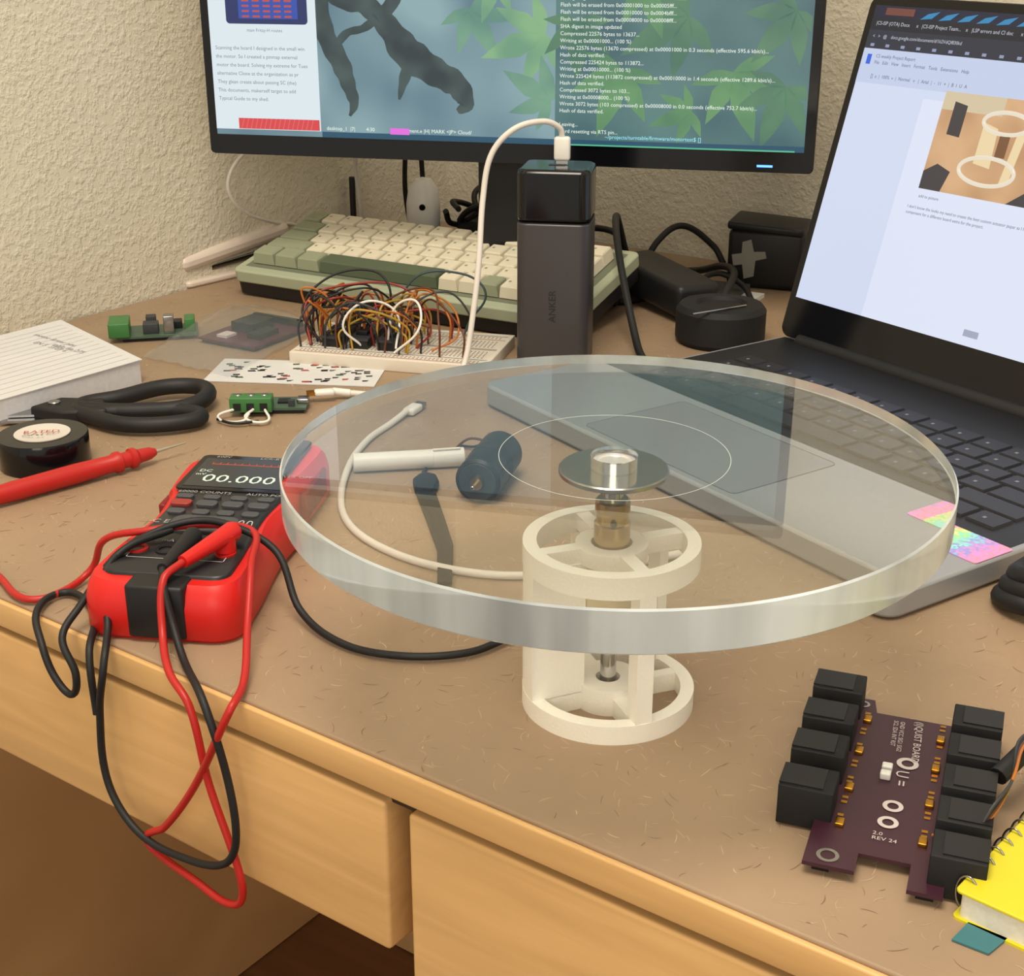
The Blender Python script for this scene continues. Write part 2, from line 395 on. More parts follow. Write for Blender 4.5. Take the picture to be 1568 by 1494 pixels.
# ------------------------------------------------------------ tape roll, scissors, pad
tape = group('electrical_tape_roll', -.285, .815, 0)
lathe('tape_wound', [(.0165, 0), (.0265, 0), (.027, .001), (.027, .0185), (.0265, .0195), (.0165, .0195)], blackg, tape, T(-.285, .815, 0), 64, closed=True)
lathe('core', [(.0145, 0), (.0165, 0), (.0165, .0197), (.0145, .0197)], mat('core_card', (200, 190, 175), .7), tape, T(-.285, .815, 0), 64, closed=True)
lathe('label', [(.006, .0185), (.0166, .0199)], mat('tape_label', (205, 200, 192), .5), tape, T(-.285, .815, .0001), 48)
cyl('label_back', .0146, .012, .0185, mat('tape_label2', (205, 200, 192), .5), tape, T(-.285, .815, 0))
text('label_text', 'RATED', .007, redc, tape, T(-.296, .812, .0203) @ RZ(8))
text('label_text_small', 'vinyl  8.5', .0035, black, tape, T(-.295, .807, .0203) @ RZ(8))

sc = group('scissors', -.26, .89, 0)
MSC = T(-.003, .013, 0)
tube('handle_loop_large', [(-.285, .888, .007), (-.262, .905, .008), (-.236, .925, .009), (-.212, .925, .009), (-.203, .905, .009), (-.214, .885, .008), (-.240, .880, .007), (-.265, .880, .007)], .0056, rubber, sc, MSC, cyclic=True)
tube('handle_loop_small', [(-.285, .884, .007), (-.265, .878, .007), (-.240, .882, .007), (-.214, .880, .007), (-.2, .868, .007), (-.216, .855, .007), (-.245, .853, .007), (-.268, .866, .007)], .0052, rubber, sc, MSC, cyclic=True)
prism('shank', [(-.315, .878), (-.300, .898), (-.27, .896), (-.262, .872), (-.29, .868)], .002, .011, rubber, sc, MSC, bev=.002)
prism('blade_1', [(-.385, .868), (-.305, .893), (-.302, .878)], .004, .0055, steel, sc, MSC)
prism('blade_2', [(-.385, .862), (-.305, .886), (-.300, .872)], .0020, .0035, steel, sc, MSC)
cyl('pivot', .004, .010, .0125, steel, sc, MSC @ T(-.300, .884, 0))

nb = group('paper_notepad', -.36, .94, 0)
C1 = (-.265, .975); C2 = (-.352, 1.080); C3 = (-.370, .838); C4 = (-.453, .943)
prism('pages', [C1, C2, C4, C3], 0, .017, mat('page_edges', (200, 200, 204), .8, var=.05, vscale=300), nb)
prism('top_sheet', [(C1[0]+.002, C1[1]), (C2[0], C2[1]+.001), C4, C3], .0172, .0177, paper, nb)
bm = bmesh.new()
a = Vector(C1); e1 = (Vector(C2)-a); e2 = (Vector(C3)-a)
for j in range(13):
    f = .06+.07*j; p = a+e1*f+e2*.03; q = a+e1*f+e2*.97; w = Vector((0, .0003))
    bm.faces.new([bm.verts.new((v.x, v.y, .01785)) for v in (p-w, q-w, q+w, p+w)])
mk('ruled_lines', bm, mat('rules', (178, 180, 194), .8), nb, smooth=False)
for j, (u, v, s) in enumerate(((.85, .2, 'motor driver pins'), (.72, .25, 'EN 5  STEP 6'), (.6, .2, 'table dia 275'))):
    p = a+e1*u+e2*v
    text('note_%d' % j, s, .007, mat('pencil_%d' % j, (150, 150, 154), .6), nb, T(p.x, p.y, .0179) @ RZ(-38))

# ------------------------------------------------------------ small PCBs, bag, sheet
p1 = group('driver_circuit_board', -.165, .915, 0)
M1 = T(-.184, .905, 0) @ RZ(2)
box('board', 0, .046, 0, .024, .003, .0046, pcbg, p1, M1)
box('terminal_block', -.004, .024, -.006, .006, .0035, .0135, green, p1, M1, bev=.0006)
for i in range(3):
    cyl('screw_%d' % i, .0024, .0130, .0140, steel, p1, M1 @ T(.001+.0088*i, .002, 0), seg=16)
    box('slot_%d' % i, -.0015+.0088*i, .0035+.0088*i, -.0064, -.0058, .005, .010, black, p1, M1)
box('usb_socket', .039, .047, .008, .017, .0046, .008, steel, p1, M1, bev=.0008)
box('chip', .026, .034, .009, .017, .0046, .006, black, p1, M1)
box('capacitor', .034, .038, .002, .006, .0046, .009, darkgrey, p1, M1)
box('standoffs', .002, .044, .002, .022, 0, .003, black, p1, M1)
tube('jumper_wire_a', [(-.184, .900, .006), (-.194, .893, .004), (-.189, .884, .003), (-.177, .884, .003), (-.174, .893, .005)], .0009, white, p1)
tube('jumper_wire_b', [(-.172, .899, .006), (-.176, .890, .004), (-.168, .882, .003), (-.160, .886, .003), (-.164, .898, .006)], .0009, white, p1)
tube('jumper_wire_c', [(-.194, .888, .003), (-.182, .880, .003), (-.166, .884, .003)], .0010, black, p1)

p2 = group('terminal_circuit_board', -.28, 1.09, 0)
M2 = T(-.308, 1.075, 0) @ RZ(12)
box('board', 0, .062, 0, .034, .003, .0046, pcbg, p2, M2)
box('terminal_block', -.006, .010, -.002, .026, .0046, .016, green, p2, M2, bev=.0008)
box('feet', .004, .058, .004, .03, 0, .003, black, p2, M2)
for i, (x, y, w, h, t, m_) in enumerate(((.02, .006, .012, .012, .008, darkgrey), (.036, .018, .014, .010, .006, black), (.036, .004, .008, .010, .014, steel), (.052, .008, .008, .016, .010, green), (.022, .022, .008, .008, .010, darkgrey))):
    box('component_%d' % i, x, x+w, y, y+h, .0046, .0046+t, m_, p2, M2, bev=.0005)

bag = group('antistatic_bag', -.22, 1.08, 0)
bagm = mat('bag_film', (168, 180, 182), .15, 0, alpha=.20, bump=.9, bscale=60, coat=.5)
bm = bmesh.new(); N = 14
B0, B1, B2, B3 = Vector((-.278, 1.035)), Vector((-.205, .985)), Vector((-.150, 1.125)), Vector((-.238, 1.190))
vv = [[None]*(N+1) for _ in range(N+1)]
for i in range(N+1):
    for j in range(N+1):
        u, v = i/N, j/N
        p = (B0*(1-u)+B1*u)*(1-v)+(B3*(1-u)+B2*u)*v
        vv[i][j] = bm.verts.new((p.x, p.y, .0022+.017*max(0, math.sin(math.pi*u))**.6*max(0, math.sin(math.pi*v))**.6+random.uniform(-.0014, .0014)))
for i in range(N):
    for j in range(N): bm.faces.new((vv[i][j], vv[i+1][j], vv[i+1][j+1], vv[i][j+1]))
mk('film', bm, bagm, bag)
MBG = T(-.203, 1.095, 0) @ RZ(-30)
box('board_inside', -.028, .028, -.036, .036, .003, .0046, mat('pcb_maroon', (84, 36, 52), .4), bag, MBG, bev=0)
box('foam_inside', -.026, .026, -.034, .034, .0006, .003, darkgrey, bag, MBG)
box('module_inside', -.018, .004, -.008, .018, .0046, .012, black, bag, MBG)
box('module_inside_2', .008, .020, -.020, .004, .0046, .009, black, bag, MBG)
box('header_inside', -.024, .024, .026, .030, .0046, .010, black, bag, MBG)
box('pad_inside', -.016, -.006, -.028, -.016, .0046, .0065, silk, bag, MBG)
sh = group('sticker_sheet', -.17, .995, 0)
M3 = T(-.222, .978, 0) @ RZ(-6)
box('sheet', 0, .125, 0, .055, .0002, .0008, paper, sh, M3)
for k, cc in enumerate(((30, 30, 34), (170, 60, 56), (70, 90, 80))):
    flat('stickers_%d' % k, [[(x, y), (x+random.uniform(.002, .006), y+.001), (x+.004, y+.004), (x-.001, y+.003)] for x, y in [(random.uniform(.004, .118), random.uniform(.003, .048)) for _ in range((44, 9, 16)[k])]], mat('sticker_%d' % k, cc, .5), sh, M3, .0009+.00005*k)

# ------------------------------------------------------------ breadboard with jumper wires
bb = group('breadboard', -.09, 1.06, 0)
MB = T(-.166, 1.022, 0) @ RZ(-14.5)
box('body', 0, .152, 0, .085, 0, .0095, mat('breadboard_white', (214, 206, 192), .5), bb, MB, bev=.0008)
flat('rail_red', [(.003, .0035, .149, .0041), (.003, .0665, .149, .0671)], redc, bb, MB, .0097)
flat('rail_blue', [(.003, .0135, .149, .0141), (.003, .0765, .149, .0771)], mat('rail_blue', (60, 80, 140), .5), bb, MB, .0097)
flat('centre_channel', [(.003, .039, .149, .043)], mat('channel', (160, 155, 145), .7), bb, MB, .00965)
flat('holes', [(.006+i*.00254*1.2, y, .0070+i*.00254*1.2, y+.0010) for i in range(46) for y in [.006, .009, .0185, .0215, .0245, .0275, .0305, .0335, .046, .049, .052, .055, .058, .061, .070, .073]], mat('hole', (90, 84, 76), .8), bb, MB, .00972)
for i, x in enumerate((.018, .040, .062)):
    box('module_%d' % i, x, x+.016, .018, .062, .016, .0176, darkgrey, bb, MB)
    box('module_header_%d' % i, x+.001, x+.015, .019, .061, .0095, .016, black, bb, MB)
    box('module_chip_%d' % i, x+.003, x+.012, .028, .040, .0176, .021, black, bb, MB, bev=.0004)
wc = {'black': rubber, 'red': mat('wire_red', (140, 44, 36), .4), 'orange': mat('wire_orange', (180, 104, 36), .4), 'yellow': mat('wire_yellow', (176, 138, 46), .4), 'white': white, 'brown': mat('wire_brown', (96, 54, 32), .4), 'grey': darkgrey}
names = ['orange', 'yellow', 'black', 'red', 'orange', 'black', 'yellow', 'grey', 'brown', 'black']
for i in range(46):
    c = names[i % len(names)]
    x0 = random.uniform(.008, .085); y0 = random.uniform(.012, .072); x1 = min(.14, max(.004, x0+random.uniform(-.05, .06))); y1 = random.uniform(.012, .075)
    h = random.uniform(.020, .046)
    tube('wire_%s_%d' % (c, i), [(x0, y0, .010), (x0+random.uniform(-.004, .004), y0, .010+h*.55), ((x0+x1)/2+random.uniform(-.014, .014), (y0+y1)/2+random.uniform(-.018, .018), h+.006), (x1, y1, .010+h*.5), (x1, y1, .010)], .0008, wc[c], bb, MB)
tube('wire_white_a', [(.050, .020, .012), (.040, .010, .030), (.055, .020, .046), (.075, .03, .036), (.080, .012, .014)], .0009, white, bb, MB)
tube('wire_white_b', [(.070, .020, .012), (.074, .030, .040), (.092, .026, .047), (.098, .012, .030), (.080, .008, .012)], .0009, white, bb, MB)
tube('wire_black_long', [(.018, .020, .012), (.002, .025, .035), (.015, .05, .055), (.045, .065, .058), (.060, .060, .045), (.055, .06, .015)], .0009, rubber, bb, MB)
tube('wire_red_long', [(.012, .014, .012), (.004, .03, .040), (.03, .05, .050), (.07, .065, .046), (.095, .05, .02), (.090, .03, .010)], .0009, wc['red'], bb, MB)
tube('wire_orange_long', [(.08, .03, .012), (.085, .05, .044), (.110, .05, .040), (.122, .03, .022), (.105, .02, .012)], .0008, wc['orange'], bb, MB)
tube('wire_dark_long', [(.06, .06, .014), (.075, .075, .052), (.11, .085, .055), (.130, .080, .042), (.118, .075, .02), (.115, .07, .010)], .0009, mat('wire_teal', (40, 60, 66), .4), bb, MB)

# ------------------------------------------------------------ mechanical keyboard
kb = group('mechanical_keyboard', -.08, 1.2, 0)
MK = T(-.242, 1.228, .001) @ RZ(-29.5) @ RX(12)
KW, KD = .332, .130
prism('bottom_case', rrect(.001, .002, KW-.001, KD-.002, .006), 0, .014, black, kb, MK, bev=.001)
prism('top_case', rrect(0, 0, KW, KD, .007), .012, .0235, kcase, kb, MK, bev=.0015)
flat('plate', [(.008, .010, KW-.008, KD-.008)], mat('plate_dark', (110, 116, 98), .6), kb, MK, .0237)
box('rear_feet', .02, KW-.02, KD-.014, KD-.004, -.023, 0.001, black, kb, MK)
U_ = .01905; ox = .0125; oy = .015
rows = [
    [(1.25, 1), (1.25, 1), (1.25, 1), (6.25, 2), (1, 0), (1, 0), (1, 1), (1, 0), (1, 0), (1, 0)],
    [(2.25, 1)] + [(1, 0)]*10 + [(1.75, 0), (1, 0), (1, 0)],
    [(1.75, 1)] + [(1, 0)]*11 + [(2.25, 1), (1, 0)],
    [(1.5, 1)] + [(1, 0)]*12 + [(1.5, 0), (1, 0)],
    [(1, 1)] + [(1, 0)]*12 + [(2, 0), (1, 0)]]
bm = bmesh.new(); legends = []
for r, row in enumerate(rows):
    x = ox
    for w, c in row:
        g_ = .0005; y = oy+r*U_
        x0, x1, y0, y1 = x+g_, x+w*U_-g_, y+g_, y+U_-g_
        t = .0021; zt_ = .0335+(.0012, .0003, 0, .0006, .0018)[r]
        base = [(x0, y0, .0245), (x1, y0, .0245), (x1, y1, .0245), (x0, y1, .0245)]
        mid = [(x0+t*.6, y0+t*.6, zt_-.0012), (x1-t*.6, y0+t*.6, zt_-.0012), (x1-t*.6, y1-t*.5, zt_-.0012), (x0+t*.6, y1-t*.5, zt_-.0012)]
        top = [(x0+t, y0+t, zt_), (x1-t, y0+t, zt_), (x1-t, y1-t*.8, zt_), (x0+t, y1-t*.8, zt_)]
        V = [[bm.verts.new(p) for p in q] for q in (base, mid, top)]
        for a_, b_ in ((0, 1), (1, 2)):
            for i in range(4):
                bm.faces.new((V[a_][i], V[a_][(i+1) % 4], V[b_][(i+1) % 4], V[b_][i])).material_index = c
        bm.faces.new(V[2]).material_index = c
        bm.faces.new(V[0][::-1]).material_index = c
        if w < 2 and c == 0: legends.append((x0+.0045, y0+.0090, x0+.0068, y0+.0115, zt_))
        x += w*U_
mk('keycaps', bm, [cream, sage, kgreen], kb, MK, smooth=False)
lm = mat('legend_ink', (140, 142, 122), .6)
bm = bmesh.new()
for q in legends:
    x0, y0, x1, y1, z = q
    bm.faces.new([bm.verts.new(p) for p in ((x0, y0, z+.0001), (x1, y0, z+.0001), (x1, y1, z+.0001), (x0, y1, z+.0001))])
mk('legends', bm, lm, kb, MK, smooth=False)

# stapler beside the keyboard
st = group('stapler', -.27, 1.3, 0)
stm = mat('stapler_cream', (214, 200, 188), .35)
MS = T(-.298, 1.255, 0) @ RZ(50)
prism('base', rrect(0, -.012, .135, .012, .006), 0, .006, stm, st, MS, bev=.002)
box('magazine', .004, .128, -.006, .006, .008, .014, steel, st, MS @ RY(-3), bev=.001)
prism('top_arm', rrect(-.002, -.011, .130, .011, .009), .014, .028, stm, st, MS @ RY(-6), bev=.005)
cyl('hinge', .006, -.012, .012, steel, st, MS @ T(.124, 0, .013) @ RX(90))

# ------------------------------------------------------------ monitor
mon = group('computer_monitor', 0, 1.17, .1)
MO = T(-.2525, 1.212, .125) @ RZ(-12.24) @ RX(90)
MWd, MH = .495, .292
prism('casing', rrect(0, 0, MWd, MH, .004), -.03, -.001, black, mon, MO, bev=.002)
prism('bezel', rrect(.001, .001, MWd-.001, MH-.001, .003), -.0012, .0, blackg, mon, MO)
def em(name, c, s=1.0, rough=.3): return mat(name, c, rough, em=s)
def haze(name, c0, c1, scale, c2=None):
    wp = bpy.data.materials.new(name); wp.use_nodes = True
    nt = wp.node_tree; b = nt.nodes['Principled BSDF']; b.inputs['Base Color'].default_value = (.01, .01, .01, 1); b.inputs['Roughness'].default_value = .3
    tc = nt.nodes.new('ShaderNodeTexCoord'); n1 = nt.nodes.new('ShaderNodeTexNoise'); n1.inputs['Scale'].default_value = scale; n1.inputs['Detail'].default_value = 1.5
    r1 = nt.nodes.new('ShaderNodeValToRGB'); cr_ = r1.color_ramp
    cr_.elements[0].position = .35; cr_.elements[0].color = lin(c0); cr_.elements[1].position = .65; cr_.elements[1].color = lin(c1)
    if c2: e = cr_.elements.new(.5); e.color = lin(c2)
    nt.links.new(tc.outputs['Object'], n1.inputs['Vector']); nt.links.new(n1.outputs['Fac'], r1.inputs['Fac'])
    nt.links.new(r1.outputs['Color'], b.inputs['Emission Color']); b.inputs['Emission Strength'].default_value = 1.0
    return wp
x0d, y0d = .008, .0165; x1d, y1d = MWd-.008, MH-.008
flat('wallpaper', [(x0d, y0d, x1d, y1d)], haze('wallpaper', (92, 124, 138), (138, 168, 174), 12), mon, MO, .0002)
flat('document_window', [(x0d, .021, .099, y1d)], em('doc_white', (218, 230, 236), 1.0), mon, MO, .0006)
tgrey = em('doc_text', (120, 132, 146), .9)
text('doc_text', 'Scanning the board I designed in the small win\nthe motor. So I created a pinmap external\nmotor the board. Solving my extreme for Tues\nalternative Clone at the organization as pr\nThey glean create about passing SC (the)\nThis documents, makerself target to add\nTypical Guide to my shed.', .0041, tgrey, mon, MO @ T(.012, .084, .0009), space=1.62)
text('doc_caption', 'main Fritzy-H routes', .0036, tgrey, mon, MO @ T(.040, .098, .0009))
prism('doc_figure', rrect(.023, .104, .092, .15, .003), .0007, .0008, em('doc_fig', (36, 50, 100), 1), mon, MO)
flat('doc_figure_screen', [(.034, .108, .084, .125)], em('doc_fig3', (50, 80, 170), 1), mon, MO, .0009)
flat('doc_figure_rows', [(.037+.009*(i % 5), .109+.004*(i//5), .043+.009*(i % 5), .1105+.004*(i//5)) for i in range(20)], em('doc_fig2', (190, 80, 70), 1), mon, MO, .0010)
flat('doc_red_banner', [(.028, .0215, .098, .0300)], em('banner', (214, 70, 74), 1), mon, MO, .0009)
flat('doc_banner_hatch', [[(.030+i*.004, .0215), (.0308+i*.004, .0215), (.0333+i*.004, .0300), (.0325+i*.004, .0300)] for i in range(16)], em('hatch', (228, 100, 104), 1), mon, MO, .0011)
def catmull(pts, n=7):
    out = []
    for i in range(len(pts)-1):
        p0 = pts[max(0, i-1)]; p1 = pts[i]; p2 = pts[i+1]; p3 = pts[min(len(pts)-1, i+2)]
        for j in range(n):
            t = j/n
            out.append(tuple(.5*(2*b+(c-a)*t+(2*a-5*b+4*c-d_)*t*t+(3*b-a-3*c+d_)*t**3) for a, b, c, d_ in zip(p0, p1, p2, p3)))
    out.append(pts[-1]); return out
brm = haze('branch', (40, 56, 62), (66, 86, 86), 40)
def strip(name, pts, m, z):
    pts = catmull(pts)
    bm = bmesh.new(); pv = None
    for i, (x, y, w) in enumerate(pts):
        w *= 1+.07*math.sin(i*1.3)
        a = pts[max(0, i-1)]; c = pts[min(len(pts)-1, i+1)]
        d = Vector((c[0]-a[0], c[1]-a[1])).normalized(); n = Vector((-d.y, d.x))*w/2
        cv = (bm.verts.new((x+n.x, y+n.y, z)), bm.verts.new((x-n.x, y-n.y, z)))
        if pv: bm.faces.new((pv[0], pv[1], cv[1], cv[0]))
        pv = cv
    mk(name, bm, m, mon, MO, smooth=False)
strip('branch_main', [(.108, .150, .024), (.120, .128, .022), (.140, .120, .016), (.158, .104, .018), (.174, .084, .026), (.196, .070, .022), (.214, .060, .019), (.221, .046, .013), (.214, .040, .004)], brm, .0004)
strip('branch_low', [(.101, .125, .016), (.106, .098, .016), (.118, .075, .016), (.124, .058, .012), (.128, .044, .008), (.124, .034, .002)], brm, .00045)
strip('branch_twig', [(.112, .085, .008), (.124, .098, .006), (.138, .102, .006), (.150, .110, .008)], brm, .0005)
strip('branch_up', [(.150, .108, .012), (.166, .128, .010), (.170, .16, .008)], brm, .0005)
strip('branch_tip', [(.176, .078, .012), (.170, .062, .008), (.166, .048, .002)], brm, .0005)
lg = [haze('leaf_a', (106, 154, 124), (130, 176, 130), 30), haze('leaf_b', (92, 138, 124), (116, 160, 134), 30)]
def leafcluster(name, cx, cy, s, m, z, a0=0, n=5):
    q = []
    for k in range(n):
        a = math.radians(a0+(k-(n-1)/2)*46); L = s*(1-.2*abs(k-(n-1)/2))
        ca, sa = math.cos(a), math.sin(a)
        def pt(l, w): return (min(x1d-.001, max(x0d, cx+ca*l-sa*w)), min(y1d, max(y0d+.001, cy+sa*l+ca*w)))
        q.append([pt(0, 0), pt(L*.2, -L*.11), pt(L*.45, -L*.17), pt(L*.7, -L*.11), pt(L, 0), pt(L*.7, L*.11), pt(L*.45, L*.17), pt(L*.2, L*.11)])
    flat(name, q, m, mon, MO, z)
leafcluster('leaf_1', .225, .118, .045, lg[1], .0003, -60)
leafcluster('leaf_2', .285, .100, .055, lg[0], .00032, 200)
leafcluster('leaf_3', .246, .140, .035, lg[0], .00034, 250)
leafcluster('leaf_4', .290, .050, .045, lg[1], .00036, 150)
flat('terminal_window', [(.293, y0d+.004, x1d, y1d)], haze('terminal_bg', (62, 98, 106), (88, 126, 124), 14), mon, MO, .00055)
tl = [haze('term_leaf_a', (80, 128, 94), (100, 148, 102), 30), haze('term_leaf_b', (68, 112, 94), (86, 130, 100), 30)]
for i, (x, y, s, a) in enumerate(((.345, .075, .055, 250), (.395, .115, .060, 210), (.43, .075, .055, 290), (.475, .12, .05, 230), (.36, .14, .045, 290), (.31, .11, .045, 270), (.40, .045, .035, 200), (.47, .065, .05, 250))):
    leafcluster('terminal_leaf_%d' % i, x, y, s, tl[i % 2], .0006+.00002*i, a)
tw = em('term_text', (224, 236, 226), 1.1)
term = """Changed.
Configuring flash size...
Flash will be erased from 0x00001000 to 0x00005fff...
Flash will be erased from 0x00010000 to 0x0004bfff...
Flash will be erased from 0x00008000 to 0x00008fff...
SHA digest in image updated
Compressed 22576 bytes to 13637...
Writing at 0x00001000... (100 %)
Wrote 22576 bytes (13670 compressed) at 0x00001000 in 0.3 seconds (effective 595.6 kbit/s)...
Hash of data verified.
Compressed 225424 bytes to 113872...
Writing at 0x00010000... (100 %)
Wrote 225424 bytes (113872 compressed) at 0x00010000 in 1.4 seconds (effective 1289.6 kbit/s)...
Hash of data verified.
Compressed 3072 bytes to 103...
Writing at 0x00008000... (100 %)
Wrote 3072 bytes (103 compressed) at 0x00008000 in 0.0 seconds (effective 752.7 kbit/s)...
Hash of data verified.

Leaving...
Hard resetting via RTS pin..."""
text('terminal_text', term, .0041, tw, mon, MO @ T(.2965, .131, .0009), space=1.28)
text('terminal_prompt', '~/projects/turntable/firmware/motortest$ []', .0042, em('prompt', (150, 226, 240), 1.1), mon, MO @ T(.333, .0225, .0015))
flat('task_bar', [(.1, y0d, x1d, y0d+.0045)], em('taskbar', (34, 84, 110), .9), mon, MO, .0012)
flat('task_bar_glow', [(.30+i*.02, y0d, .32+i*.02, y0d+.0012) for i in range(9)], em('tb_g', (90, 190, 150), .9), mon, MO, .0014)
flat('task_bar_pink', [(.158, y0d+.004, .174, y0d+.009)], em('tb_pink', (226, 110, 220), 1), mon, MO, .0014)
text('status_text', 'desktop_1  |7|        4:30                movement.e |H| MARK <JP> Cloud/', .0042, tw, mon, MO @ T(.104, .0225, .0013))
flat('power_led', [(.452, .0045, .464, .0062)], em('led', (60, 110, 255), 6), mon, MO, .0004)
box('stand_neck', .222, .275, -.11, .12, -.060, -.032, black, mon, MO, bev=.004)
prism('stand_foot', rrect(-.11, -.07, .11, .09, .03), 0, .010, black, mon, T(.02, 1.275, 0) @ RZ(-12.24), bev=.003)
box('stand_column', -.027, .027, .052, .080, .008, .16, black, mon, T(-.005, 1.165, 0) @ RZ(-12.24), bev=.004)

# ------------------------------------------------------------ laptop
lp = group('laptop', .2, .87, 0)
ML = T(-.020, .893, 0) @ RZ(-55.9)
LW, LD = .352, .276
prism('base', rrect(0, 0, LW, LD, .010), .0012, .0150, silver, lp, ML, bev=.0018)
prism('bottom_feet', rrect(.02, .02, LW-.02, LD-.02, .010), 0, .0014, black, lp, ML)
flat('keyboard_deck', [(.004, .092, LW-.004, LD-.006)], mat('deck_black', (24, 25, 30), .45), lp, ML, .0152)
prism('touchpad', rrect(.104, .006, .236, .084, .004), .0150, .01515, mat('touchpad', (150, 152, 157), .3, .4), lp, ML)
tube('touchpad_edge', [(x, y, .0152) for x, y in rrect(.104, .006, .236, .084, .004, 3)], .00025, mat('pad_line', (110, 112, 116), .5), lp, ML, cyclic=True)
bm = bmesh.new(); lg_ = []
lrows = [[1, 1, 1, 1.25, 5, 1.25, 1, 1, 1, 1], [2.2]+[1]*10+[2.3], [1.75]+[1]*11+[1.75], [1.4]+[1]*12+[1.1], [1]*13+[1.5], [1]*14+[.5]]
kx0, kx1 = .026, LW-.022
for r, row in enumerate(lrows):
    un = (kx1-kx0)/sum(row); x = kx0; y = .102+r*.0188
    for w in row:
        bx(bm, x+.0012, x+w*un-.0012, y+.0012, y+.0188-.0012, .0152, .0165, taper=.0006)
        if w <= 1.01: lg_.append((x+.0070, y+.0075, x+.0090, y+.0100))
        x += w*un
mk('keys', bm, mat('laptop_key', (34, 35, 42), .4), lp, ML, smooth=False)
flat('key_legends', lg_, mat('key_legend', (120, 124, 130), .5), lp, ML, .01662)
holo = bpy.data.materials.new('holographic'); holo.use_nodes = True
nt = holo.node_tree; b = nt.nodes['Principled BSDF']; b.inputs['Roughness'].default_value = .35; b.inputs['Metallic'].default_value = .2
tc = nt.nodes.new('ShaderNodeTexCoord'); wv = nt.nodes.new('ShaderNodeTexWave'); wv.inputs['Scale'].default_value = 8; wv.inputs['Distortion'].default_value = 2; wv.wave_profile = 'SAW'
vo = nt.nodes.new('ShaderNodeTexVoronoi'); vo.inputs['Scale'].default_value = 520
ad_ = nt.nodes.new('ShaderNodeMath'); ad_.operation = 'MULTIPLY_ADD'; ad_.inputs[1].default_value = .30
sx_ = nt.nodes.new('ShaderNodeSeparateColor')
hs = nt.nodes.new('ShaderNodeCombineColor'); hs.mode = 'HSV'; hs.inputs[1].default_value = .6; hs.inputs[2].default_value = .85
nt.links.new(tc.outputs['Object'], wv.inputs['Vector']); nt.links.new(tc.outputs['Object'], vo.inputs['Vector'])
nt.links.new(vo.outputs['Color'], sx_.inputs[0]); nt.links.new(sx_.outputs[0], ad_.inputs[0]); nt.links.new(wv.outputs['Fac'], ad_.inputs[2])
nt.links.new(ad_.outputs[0], hs.inputs[0]); nt.links.new(hs.outputs[0], b.inputs['Base Color'])
prism('holographic_sticker', rrect(.305, .062, .351, .0915, .002), .0151, .0154, holo, lp, ML)
MLS = ML @ T(0, LD-.008, .017) @ RX(74)
LH = .250
prism('lid', rrect(0, 0, LW, LH, .008), -.0055, 0, mat('lid_dark', (40, 42, 48), .4, .3), lp, MLS, bev=.001)
prism('screen_bezel', rrect(.001, .001, LW-.001, LH-.001, .007), 0, .0006, blackg, lp, MLS)
cyl('hinge_barrel', .007, .02, LW-.02, black, lp, ML @ T(0, LD-.006, .0145) @ RY(90))
sx0, sx1, sy0, sy1 = .007, LW-.007, .030, LH-.007
flat('browser_page', [(sx0, sy0, sx1, sy1)], em('page_lav', (208, 217, 240), 1.0), lp, MLS, .0009)
flat('document_sheet', [(.072, sy0, LW-.08, sy1-.060)], em('page_sheet', (220, 227, 245), 1.0), lp, MLS, .0010)
flat('menu_bar', [(sx0, sy1-.008, sx1, sy1)], em('menubar', (30, 34, 60), .9), lp, MLS, .0012)
flat('menu_bar_art', [[(.05+i*.016, sy1-.008), (.056+i*.016, sy1-.004), (.066+i*.016, sy1-.002), (.060+i*.016, sy1-.007)] for i in range(18)], em('art', (50, 140, 190), .9), lp, MLS, .0014)
flat('menu_badge', [(.018, sy1-.0065, .044, sy1-.0015)], em('badge', (120, 70, 60), .9), lp, MLS, .0015)
flat('tab_bar', [(sx0, sy1-.017, sx1, sy1-.008)], em('tabbar', (28, 32, 46), .9), lp, MLS, .0012)
flat('address_bar', [(sx0, sy1-.030, sx1, sy1-.017)], em('addr', (44, 50, 66), .9), lp, MLS, .0012)
lt = em('tabtext', (200, 205, 215), .9)
text('tab_text', '|CS-ISP (OTA) Docx      x   |CS-ISP Project Team...    x   |LSP errors and CI doc      x   Google Docs   x', .0036, lt, lp, MLS @ T(.012, sy1-.0135, .0015))
text('address_text', '<   >   @    docs.google.com/document/d/1k2VdQf830kd', .0034, lt, lp, MLS @ T(.012, sy1-.0225, .0015))
flat('bookmark_icons', [(.012+i*.014, sy1-.0285, .0155+i*.014, sy1-.0265) for i in range(20)], em('bm', (150, 160, 190), .9), lp, MLS, .0015)
flat('doc_toolbar', [(sx0, sy1-.054, sx1, sy1-.030)], em('tool', (194, 205, 232), 1.0), lp, MLS, .0011)
flat('doc_icon', [(.012, sy1-.041, .016, sy1-.034)], em('doci', (50, 100, 220), 1), lp, MLS, .0014)
dt = em('doctext', (90, 96, 116), .8)
text('doc_title', 'CS weekly Project Report\nFile   Edit   View   Insert   Format   Tools   Extensions   Help', .0034, dt, lp, MLS @ T(.020, sy1-.036, .0015), space=1.3)
text('doc_tools', '[]  a  |  100%  v  |  Normal   v   |  Arial  |  -  11  +  |  B  I  U  A', .0034, dt, lp, MLS @ T(.020, sy1-.050, .0015))
fx0, fy0, fx1, fy1 = .090, .124, .203, .190
flat('figure', [(fx0, fy0, fx1, fy1)], haze('fig_desk', (190, 146, 106), (214, 172, 130), 30), lp, MLS, .0013)
flat('figure_wall', [(fx0, fy1-.012, fx0+.05, fy1)], em('fig_wall', (210, 194, 162), 1), lp, MLS, .0014)
